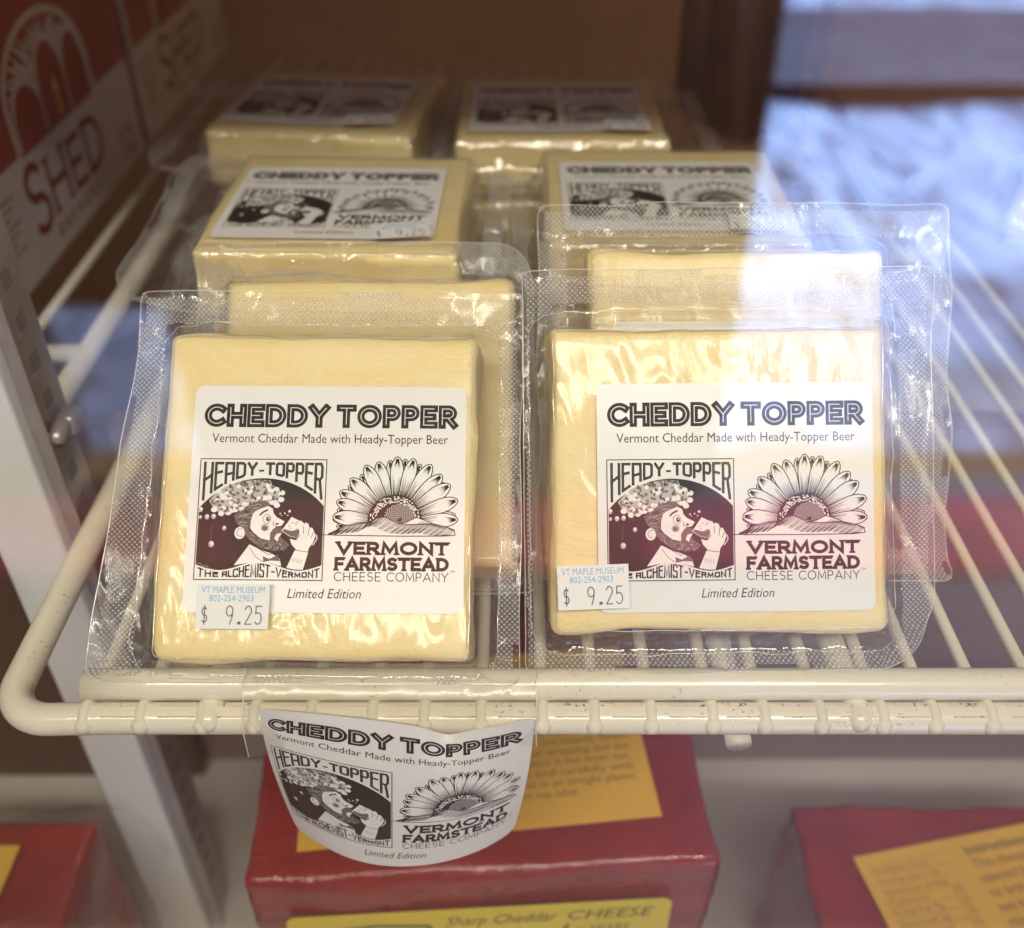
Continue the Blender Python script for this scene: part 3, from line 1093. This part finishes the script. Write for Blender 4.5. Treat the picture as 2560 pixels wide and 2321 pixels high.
# wire shelf
def wire_shelf():
    root = empty('wire_shelf', (0, 0, 0), 'cream painted wire shelf with rounded front corner carrying the cheese packs', 'shelf')
    bm = bmesh.new()
    bm_tube(bm, [(-.1075, 0, 0), (-.09, 0, 0), (.2, 0, 0), (.42, 0, 0)], .0041, 24, dome=False)
    fin(bm, 'front_rail', [M['rail']], root)
    bm = bmesh.new()
    c, rad = (-.1165, .0055, -.006), .0118
    pts = [(.42, -.0058, -.006), (.2, -.0058, -.006), (0, -.0058, -.006), (-.1, -.0058, -.006)]
    pts += [(c[0] + rad * math.cos(R(a)), c[1] + rad * math.sin(R(a)), -.006) for a in range(270, 179, -9)]
    pts += [(-.1283, .05, -.006), (-.1283, .2, -.006), (-.1283, .55, -.006)]
    bm_tube(bm, pts, .0041, 24)
    fin(bm, 'lower_rail', [M['rail']], root)
    # wires: along the depth, ends welded over the lower rail
    for k in range(-8, 15):
        x = .0064 + .0141 * k + (.0012 if k % 3 == 0 else 0)
        bm = bmesh.new()
        bm_tube(bm, [(x, .55, -.0052), (x, .25, -.0052), (x, .02, -.0054), (x, .004, -.0054), (x, .0005, -.0050), (x, -.0035, -.0033), (x, -.0064, -.0026), (x, -.0083, -.0038)], .00165, 12, dome=True)
        bm_tube(bm, [(x, -.0052, -.0050), (x, -.0082, -.0052)], .0027, 12, dome=True)
        fin(bm, 'wire', [M['wire']], root)
    for x in (-.0755, .0865):
        bm = bmesh.new()
        bm_tube(bm, [(x, -.0072, -.0045), (x, .1, -.0100), (x, .5, -.0102)], .0034, 18, dome=True)
        fin(bm, 'support_rod', [M['rail']], root)
    bm = bmesh.new()
    bm_tube(bm, [(.0592, -.004, -.0190), (.0592, .1, -.0150), (.0592, .5, -.0150)], .0034, 20)
    fin(bm, 'support_rod', [M['rail']], root)
    # grime caught in the groove between the rails
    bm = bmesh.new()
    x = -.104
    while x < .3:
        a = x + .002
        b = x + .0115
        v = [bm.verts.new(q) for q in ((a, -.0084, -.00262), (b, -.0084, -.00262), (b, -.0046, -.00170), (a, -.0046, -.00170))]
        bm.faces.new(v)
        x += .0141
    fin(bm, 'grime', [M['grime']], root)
wire_shelf()

# neighbouring shelf on the left that carries the cartons
def side_shelf():
    root = empty('wire_shelf', (-.25, .2, 0), 'out of focus cream wire shelf under the red and white cartons', 'shelf')
    def part(name, pts, r):
        bm = bmesh.new()
        bm_tube(bm, [Vector(p) - Vector((-.25, .2, 0)) for p in pts], r, 14)
        fin(bm, name, [M['wire']], root)
    part('side_rail', [(-.1655, .04, -.006), (-.1655, .3, -.006), (-.1655, .56, -.006)], .0041)
    for k in range(7):
        part('wire', [(-.189 - .022 * k, .1, -.003), (-.189 - .022 * k, .56, -.003)], .0020)
    for y in (.172, .5):
        part('cross_bar', [(-.36, y, -.0085), (-.1655, y, -.0085)], .0036)
side_shelf()

# upright post with slotted strip
def post():
    root = empty('shelf_post', (-.147, .075, -.25), 'white upright post with slotted metal strip beside the cartons', 'post')
    off = Vector(root.location)
    bm = bmesh.new()
    bm_box(bm, Vector((-.1475, .0745, .05)) - off, (.021, .029, .62), bevel=.0015)
    fin(bm, 'upright', [M['post']], root)
    bm = bmesh.new()
    bm_box(bm, Vector((-.1358, .0750, .05)) - off, (.0020, .0200, .62), bevel=.0006)
    bm_box(bm, Vector((-.1340, .0655, .05)) - off, (.0030, .0016, .62), bevel=.0005)
    for k in range(-18, 20):
        z = .010 + k * .0128
        bm_box(bm, Vector((-.13478, .0755, z)) - off, (.0003, .0052, .0056), 1)
        bm_box(bm, Vector((-.13462, .0755, z - .0031)) - off, (.0006, .0056, .0007), 0)
    fin(bm, 'slotted_strip', [M['steel'], M['slot']], root, smooth=False)
    bm = bmesh.new()
    z = .0262
    bm_box(bm, Vector((-.1318, .0780, z)) - off, (.006, .008, .007), bevel=.0018)
    bm_tube(bm, [Vector((-.1318, .072, z + .002)) - off, Vector((-.1318, .0685, z + .001)) - off], .0026, 12, dome=True)
    fin(bm, 'shelf_clip', [M['steel']], root)
post()

# ------------------------------------------------------------------ cartons of beer
def carton_art():
    A = Art()         # x = along the carton (0..190 mm), y = up, metres
    Wd, Hh = .190, .150
    A.poly([(0, 0), (Wd, 0), (Wd, Hh), (0, Hh)], 1)
    A.poly([(0, .048), (Wd, .048), (Wd, Hh), (0, Hh)], 0)
    cx = .096
    def arch(x, w_, base, h, n=26):
        return [(x - w_, base)] + [(x + w_ * math.cos(a), base + h * .35 + h * .65 * math.sin(a)) for a in (math.pi * (1 - i / n) for i in range(n + 1))] + [(x + w_, base)]
    A.poly(arch(cx, .0465, .048, .0455), 1)
    A.poly(arch(cx, .0435, .0465, .0440), 0)
    rnd = random.Random(8)
    A.up()
    for i in range(120):         # branches
        a = R(rnd.uniform(8, 172))
        r0, r1 = rnd.uniform(.010, .026), rnd.uniform(.030, .043)
        x0, y0_ = cx + r0 * math.cos(a) * .9, .060 + r0 * math.sin(a) * .8
        x1, y1_ = cx + r1 * math.cos(a + rnd.uniform(-.2, .2)), .062 + r1 * .66 * math.sin(a + rnd.uniform(-.15, .15))
        A.stroke([(x0, y0_), ((x0 + x1) / 2 + rnd.uniform(-.002, .002), (y0_ + y1_) / 2), (x1, y1_)], .0011, 1, up=True)
    for x, w_, h in ((cx - .027, .0145, .024), (cx + .002, .0145, .034), (cx + .029, .0125, .031)):
        A.poly(arch(x, w_ + .0015, .048, h + .002), 1)
        A.poly(arch(x, w_, .0465, h), 0)
    A.poly([(cx + .001, .049), (cx + .0065, .049), (cx + .0065, .060), (cx + .001, .060)], 2)
    A.poly([(cx + .001, .060), (cx + .0065, .060), (cx + .0038, .066)], 1)
    A.word('S', .046, .066, .0125, .0435, .0042, 3, gap=.3)
    A.word('H', .069, .090, .0150, .0400, .0036, 3, gap=.3, serif=.0036)
    A.word('E', .094, .110, .0150, .0390, .0036, 3, gap=.3, serif=.002)
    A.word('D', .114, .136, .0150, .0400, .0036, 3, gap=.3, serif=.003)
    A.word('BREWERY', .066, .122, .0055, .0112, .0011, 3, gap=.8)
    A.up()
    for i in range(7):
        A.stroke([(.012, .038 - .0035 * i), (.036 - .004 * (i % 3), .038 - .0035 * i)], .0009, 3)
    for i in range(6):
        A.stroke([(.138, .132 - .0035 * i), (.170 - .003 * (i % 2), .132 - .0035 * i)], .0011, 1)
    A.text('12', .160, .178, .006, .014, 3)
    return A
def carton(y, label, art_me=None):
    root = empty('beer_carton', (-.285, y + .095, 0), label, 'carton', 'beer cartons on the left shelf')
    bm = bmesh.new()
    bm_box(bm, (0, 0, .0751), (.168, .189, .150), 0, bevel=.0022)
    fin(bm, 'box', [M['boxred']], root)
    if art_me is None:
        o = carton_art().build('printed_side', lambda a, b, h: Vector((.0845 + h, a - .095, b)), [M['boxred'], M['boxwhite'], M['candle'], M['boxink']], root, step=7e-6)
    else:
        o = link('printed_side', art_me, root)
    bm = bmesh.new()
    bm_box(bm, (.0850, -.0925, .075), (.0012, .0042, .148), 0)
    fin(bm, 'corner_fold', [M['boxwhite']], root, smooth=False)
    return o.data
am = carton(.181, 'dark red carton with white arch emblem, nearest the slotted post')
carton(.377, 'shaded red carton behind the arch emblem carton, against the brown back board', am)

# ------------------------------------------------------------------ packs
T = .0225
# front left
p1 = pack('pale cheddar pack leaning on the front rail, right above the taped paper tag', .0775, .0815, T, (.0138, .0118, .0055, .0150),
          (-.0313, .0116), (-.0313 + .0042, .0116 - .0040, 0, .0022), 1, cr=(.006, .002, .0015, .0015), bend=(1.0, .4), wav=.0009, skew=.48)
pose(p1, (-.0486, .0105, -.0030), 48, 0, -.5)
# front right
p2 = pack('pale cheddar pack on the front rail with its price sticker overlapping the label edge', .0826, .0755, T, (.0068, .0172, .0105, .0165),
          (-.0302, .0052), (-.0302 - .0100, .0052 + .0010, 1.5, .0022), 2, cr=(.002, .020, .0015, .0015), bend=(.85, .3), wav=.0008)
pose(p2, (.0516, .0215, .0005), 39, 0, .6)
# second row leaning behind
p3 = pack('cheddar pack leaning behind the front left pack, only its top edge showing', .0818, .0838, T - .002, (.0120, .0060, .006, .0150),
          (-.0375, .0075), None, 3, cr=(.003, .003, .011, .003), bend=(.9, .6), wav=.0014)
pose(p3, (-.0400, .0416, -.0040), 52, 0, .6)
p4 = pack('cheddar pack leaning behind the front right pack under a wavy wide flange', .0795, .0850, T, (.0140, .0225, .006, .0150),
          (-.034, .0088), None, 4, cr=(.003, .003, .002, .002), bend=(.9, .2), wav=.0030)
pose(p4, (.0612, .0493, -.0022), 39, 0, 0)
# flat stacks of three
fl = pack('x', .0800, .0770, T - .0005, (.0300, .0140, .0085, .0240), (-.0355, .0080), (.0150, .0035, 9, .0022), 5,
          cr=(.030, .004, .004, .004), wav=.0022)
fr = pack('x', .0800, .0770, T - .0005, (.0110, .0240, .0085, .0240), (-.0350, .0070), (.0150, .0035, -4, .0022), 6,
          cr=(.004, .006, .004, .004), wav=.0022)
WZ = -.0034
PITCH = .0240
where = [  # x, y, yaw, proto, name, wording per level
 (-.0565, .1060, -1.5, fl, ('flat cheddar pack atop the middle left stack with a tilted price sticker', 'second pack down in the stack behind the front left packs', 'bottom pack of the stack behind the front left packs')),
 (.0512, .1125, 0, fr, ('flat cheddar pack atop the stack behind the wavy flange, label half hidden', 'second pack down in the stack behind the front right packs', 'bottom pack of the stack behind the front right packs')),
 (-.0780, .2060, -6, fl, ('dim flat cheddar pack atop the far stack next to the cartons', 'second pack down in the far stack next to the cartons', 'bottom pack of the far stack next to the cartons')),
 (.0190, .1990, 0, fr, ('dim flat cheddar pack atop the far stack beside the dark brown bag', 'second pack down in the far stack beside the dark brown bag', 'bottom pack of the far stack beside the dark brown bag')),
]
used = set()
for x, y, yaw, proto, names in where:
    for lv, nm in zip((2, 1, 0), names):
        if id(proto) in used:
            o = dup(proto, nm)
        else:
            o = proto
            o['label'] = nm
            used.add(id(proto))
        jit = (0, .0, 0) if lv == 2 else ((.002 if lv else -.0015), .0008 * lv, 0)
        pose(o, (x + jit[0], y + jit[1], WZ + PITCH * lv), 90, yaw + (0 if lv == 2 else (1.5 if lv else -1)))
o = dup(fr, 'cheddar pack lying flat far to the right, cut by the photo edge')
pose(o, (.259, .239, WZ), 90, -30)

# ------------------------------------------------------------------ dark bag at the back
def bag():
    root = empty('dark_bag', (.127, .385, 0), 'dark reddish brown pleated bag standing behind the far right stack', 'bag')
    bm = bmesh.new()
    n, m = 72, 26
    rings = []
    for j in range(m + 1):
        t = j / m
        z = -.0015 + .24 * t
        wide = .032 * min(1, (t / .10 + .02)) ** .5 * (1 + .1 * t)
        dep = .022 * min(1, (t / .10 + .02)) ** .5
        ring = []
        for i in range(n):
            a = 2 * math.pi * i / n
            f = 1 + .20 * math.sin(6 * a + 1.2 + .8 * t) + .08 * math.sin(13 * a + 3 * t)
            ring.append(bm.verts.new((wide * math.cos(a) * f, dep * math.sin(a) * f, z)))
        rings.append(ring)
    for a, b in zip(rings, rings[1:]):
        for i in range(n):
            bm.faces.new((a[i], a[(i + 1) % n], b[(i + 1) % n], b[i]))
    bm.faces.new(rings[0][::-1])
    bm.faces.new(rings[-1])
    fin(bm, 'wrapper', [M['bag']], root)
bag()

# ------------------------------------------------------------------ hanging tag taped to the rail
CP = [  # rows bottom -> top, columns left -> right
 [(-0.0600, -0.0075, -0.0529), (-0.0463, -0.0150, -0.0539), (-0.0321, -0.0185, -0.0533), (-0.0156, -0.0170, -0.0523), (0.0006, -0.0095, -0.0497)],
 [(-0.0623, -0.0088, -0.0205), (-0.0476, -0.0140, -0.0215), (-0.0301, -0.0165, -0.0241), (-0.0134, -0.0155, -0.0252), (0.0042, -0.0100, -0.0227)],
 [(-0.0609, -0.0106, 0.0039), (-0.0456, -0.0118, 0.0031), (-0.0285, -0.0130, 0.0014), (-0.0127, -0.0128, -0.0012), (0.0054, -0.0106, 0.0008)],
]
def lag(t, ks, vs):
    s = Vector((0, 0, 0))
    for i, a in enumerate(ks):
        k = 1
        for j, b in enumerate(ks):
            if i != j:
                k *= (t - b) / (a - b)
        s += vs[i] * k
    return s
def bent(u, v):
    v = v / LH
    rows = [lag(u, (0, .25, .5, .75, 1), [Vector(p) for p in r]) for r in CP]
    P = lag(v, (0, .5, 1), rows)
    # the fold where the tape tugs at the upper edge
    dent = math.exp(-((u - .70) / .075) ** 2) * max(0, (v - .55) / .45) ** 2
    P += Vector((0, .0022, -.0052)) * dent
    return P
def bent_h(u, v, h):
    e = .004
    n = (bent(u + e, v) - bent(u - e, v)).cross(bent(u, v + e) - bent(u, v - e)).normalized()
    return bent(u, v) + n * h
tg = empty('shelf_tag', (-.029, -.012, 0), 'curled paper tag like the pack labels, taped under the front rail', 'tag')
o = LABEL.build('paper', lambda x, y, h: bent_h(x, y, h) - Vector((-.029, -.012, 0)), LMAT, tg, step=4e-6, split=.02, gap=20)
tp = empty('clear_tape', (-.029, -.008, 0), 'clear sticky tape holding the paper tag to the rails', 'tape')
bm = bmesh.new()
prof = [(.0025, .00365), (.0, .0046), (-.0028, .0037), (-.0050, .0013), (-.0088, -.0016), (-.0103, -.0042), (-.0108, -.0080), (-.0110, -.0140)]
g = []
n = 60
for i in range(n + 1):
    x = -.0665 + .0725 * i / n
    row = []
    for j, (y, z) in enumerate(prof):
        d = noise.noise(Vector((x * 160, j * .9, 2))) * .0004
        zz = z + d
        if j == len(prof) - 1:
            zz += .0030 * noise.noise(Vector((x * 60, 4, 0))) + (.004 if x > -.058 else 0)
        row.append(bm.verts.new((x + .029 + .0008 * noise.noise(Vector((j * 1.3, i * .01, 9))), y + .008 - .0003 + d * .3, zz)))
    g.append(row)
for i in range(n):
    for j in range(len(prof) - 1):
        bm.faces.new((g[i][j], g[i + 1][j], g[i + 1][j + 1], g[i][j + 1]))
for i in (0, n):
    bm_tube(bm, [v.co.copy() for v in g[i]], .00018, 6, False, 1)
fin(bm, 'tape_strip', [M['tape'], M['edge']], tp)

# ------------------------------------------------------------------ waxed blocks on the lower shelf
def wax_block(name_label, loc, yaw, W, Dp, H, seed):
    root = empty('waxed_cheese_block', loc, name_label, 'cheese block', 'red waxed cheese blocks on the lower level')
    root.rotation_euler = (0, 0, R(yaw))
    bm = block_mesh(W, Dp, H, seed)
    for v in bm.verts:
        p = v.co
        p.z -= H
        s = Vector((seed, 2, 0))
        p.z += noise.noise(p * 24 + s) * .0011
        p.x += noise.noise(p * 20 + s) * .0010
        p.y += noise.noise(p * 22 + s * 2) * .0010
    fin(bm, 'wax_coat', [M['wax']], root)
    return root
# centre block: origin = middle of the top front edge
b1 = wax_block('red waxed cheese block under the paper tag, yellow label on its front', (-.009, .0067, -.100), 3.2, .153, .125, .150, 11)
A = Art()
A.poly([(0, 0), (.120, 0), (.120, .075), (0, .075)], 0)
lines = ['two hours before serving time so that it', 'the full flavor comes out. Remove', 'the cheese from the refrigerator about', 'an hour before use. Cut cleanly down', 'through the outer wax wrapping and the', 'across the cheese once it has been cut,', 'and cover the cut end carefully with', 'foil, place the cheese in an airtight plastic', 'bag. Information is on top label.']
for i, t_ in enumerate(lines):
    A.text(t_, .044, .1145 if i < 8 else .094, .0445 - .0042 * i, .0027, 1, bold=.01)
lb = A.build('instruction_label', lambda x, y, h: Vector((x, y, h)), [M['amber'], M['brownink']], b1, step=2e-5)
lb.location = (-.0600, .0085, .0024)
lb.rotation_euler = (0, 0, R(3))
A = Art()
A.poly(rrect(0, 0, .128, .075, .004), 0)
A.text('Sharp Cheddar', .052, .089, .0645, .0060, 1, shear=.25)
A.text('CHEESE', .0925, .121, .0645, .0058, 1, shear=.25)
A.text('YEARS', .100, .114, .0560, .0040, 1, shear=.25)
A.up()
for l in ([(.086, .066 - .008), (.0835, .050)], [(.089, .0535), (.089, .050)], [(.0935, .0615), (.089, .050)], [(.0945, .057), (.098, .0575), (.096, .050), (.1, .050)]):
    A.stroke(l, .0011, 2)
A.poly([(.013, .066), (.030, .068), (.047, .066), (.050, .058), (.050, .03), (.010, .03), (.010, .058)], 1)
A.poly([(.0145, .0645), (.030, .0662), (.0455, .0645), (.0480, .0575), (.0480, .032), (.012, .032), (.012, .0575)], 0)
A.text('FARM', .020, .040, .0585, .0040, 1, bold=.02)
A.build('front_label', lambda x, y, h: Vector((x - .0655, -.0022 - h, y - .0935)), [M['yellow'], M['greenink'], M['marker']], b1, step=2e-5)
# right block
b2 = wax_block('red waxed cheese block at the lower right with a crooked amber label', (.185, -.033, -.140), 0, .156, .090, .10, 14)
A = Art()
A.poly([(0, 0), (.110, 0), (.110, .058), (0, .058)], 0)
A.up()
for i in range(13):
    A.stroke([(.004, .0530 - .0040 * i), (.033, .0530 - .0040 * i)], .0002, 1)
for i, s in enumerate(['Nutrition Facts', 'Serving size 1 oz', 'Amount per serving', 'Calories', 'Total Fat 9g', 'Saturated 5g', 'Cholesterol', 'Sodium 180mg', 'Total Carbohydrate', 'Protein 7g', 'Vitamin A', 'Calcium']):
    A.text(s, .004, .012 + .0009 * len(s), .0500 - .0040 * i, .0022, 1)
    if i > 2:
        A.text('%d%%' % (3 + i * 2), .029, .033, .0500 - .0040 * i, .0022, 1)
for i, s in enumerate(['Instructions for Keeping and', 'This cheese has been carefully', 'selected for flavor. Please allow', 'to bring out its best flavor for', 'two hours before serving. Cut the', 'cheese with a sharp knife and', 'keep the wax on the end with', 'foil or plastic wrap in a plastic', 'bag. Available by mail.']):
    A.text(s, .041, .102 - .003 * (i % 3), .0505 - .0055 * i, .0036 if i else .0038, 1, bold=.03 if i == 0 else .008)
lb = A.build('instruction_label', lambda x, y, h: Vector((x, y, h)), [M['amber'], M['brownink']], b2, step=2e-5)
lb.location = (-.0607 + .0115, .0675 - .058, .0026)
lb.rotation_euler = (0, 0, R(11.5))
# left block in its clear wrap
b3 = wax_block('red waxed cheese block at the lower left in a loose clear wrap', (-.215, -.040, -.140), 0, .116, .090, .10, 17)
A = Art()
A.poly([(0, 0), (.06, 0), (.06, .05), (0, .05)], 0)
for i, s in enumerate(['Ingredients: milk,', 'salt, enzymes and', 'cultures. Keep cold', 'at all times. Cut', 'and serve at room', 'temperature only.']):
    A.text(s, .010, .056, .040 - .0062 * i, .0035, 1)
A.build('yellow_label', lambda x, y, h: Vector((x - .026, y + .028, .0026 + h)), [M['amber'], M['brownink']], b3, step=2e-5)
bm = bmesh.new()
n = 46
g = []
for j in range(n + 1):
    row = []
    for i in range(n + 1):
        x, y = -.066 + .150 * i / n, -.008 + .106 * j / n
        over = max(0, x - .060, (y - .092) * 1.2)
        z = .006 - over * 1.6 + noise.noise(Vector((x * 60, y * 60, 3))) * .005 + noise.noise(Vector((x * 190, y * 190, 8))) * .0018
        row.append(bm.verts.new((x - .3 * over, y, z)))
    g.append(row)
for j in range(n):
    for i in range(n):
        bm.faces.new((g[j][i], g[j][i + 1], g[j + 1][i + 1], g[j + 1][i]))
fin(bm, 'clear_wrap', [M['film']], b3)
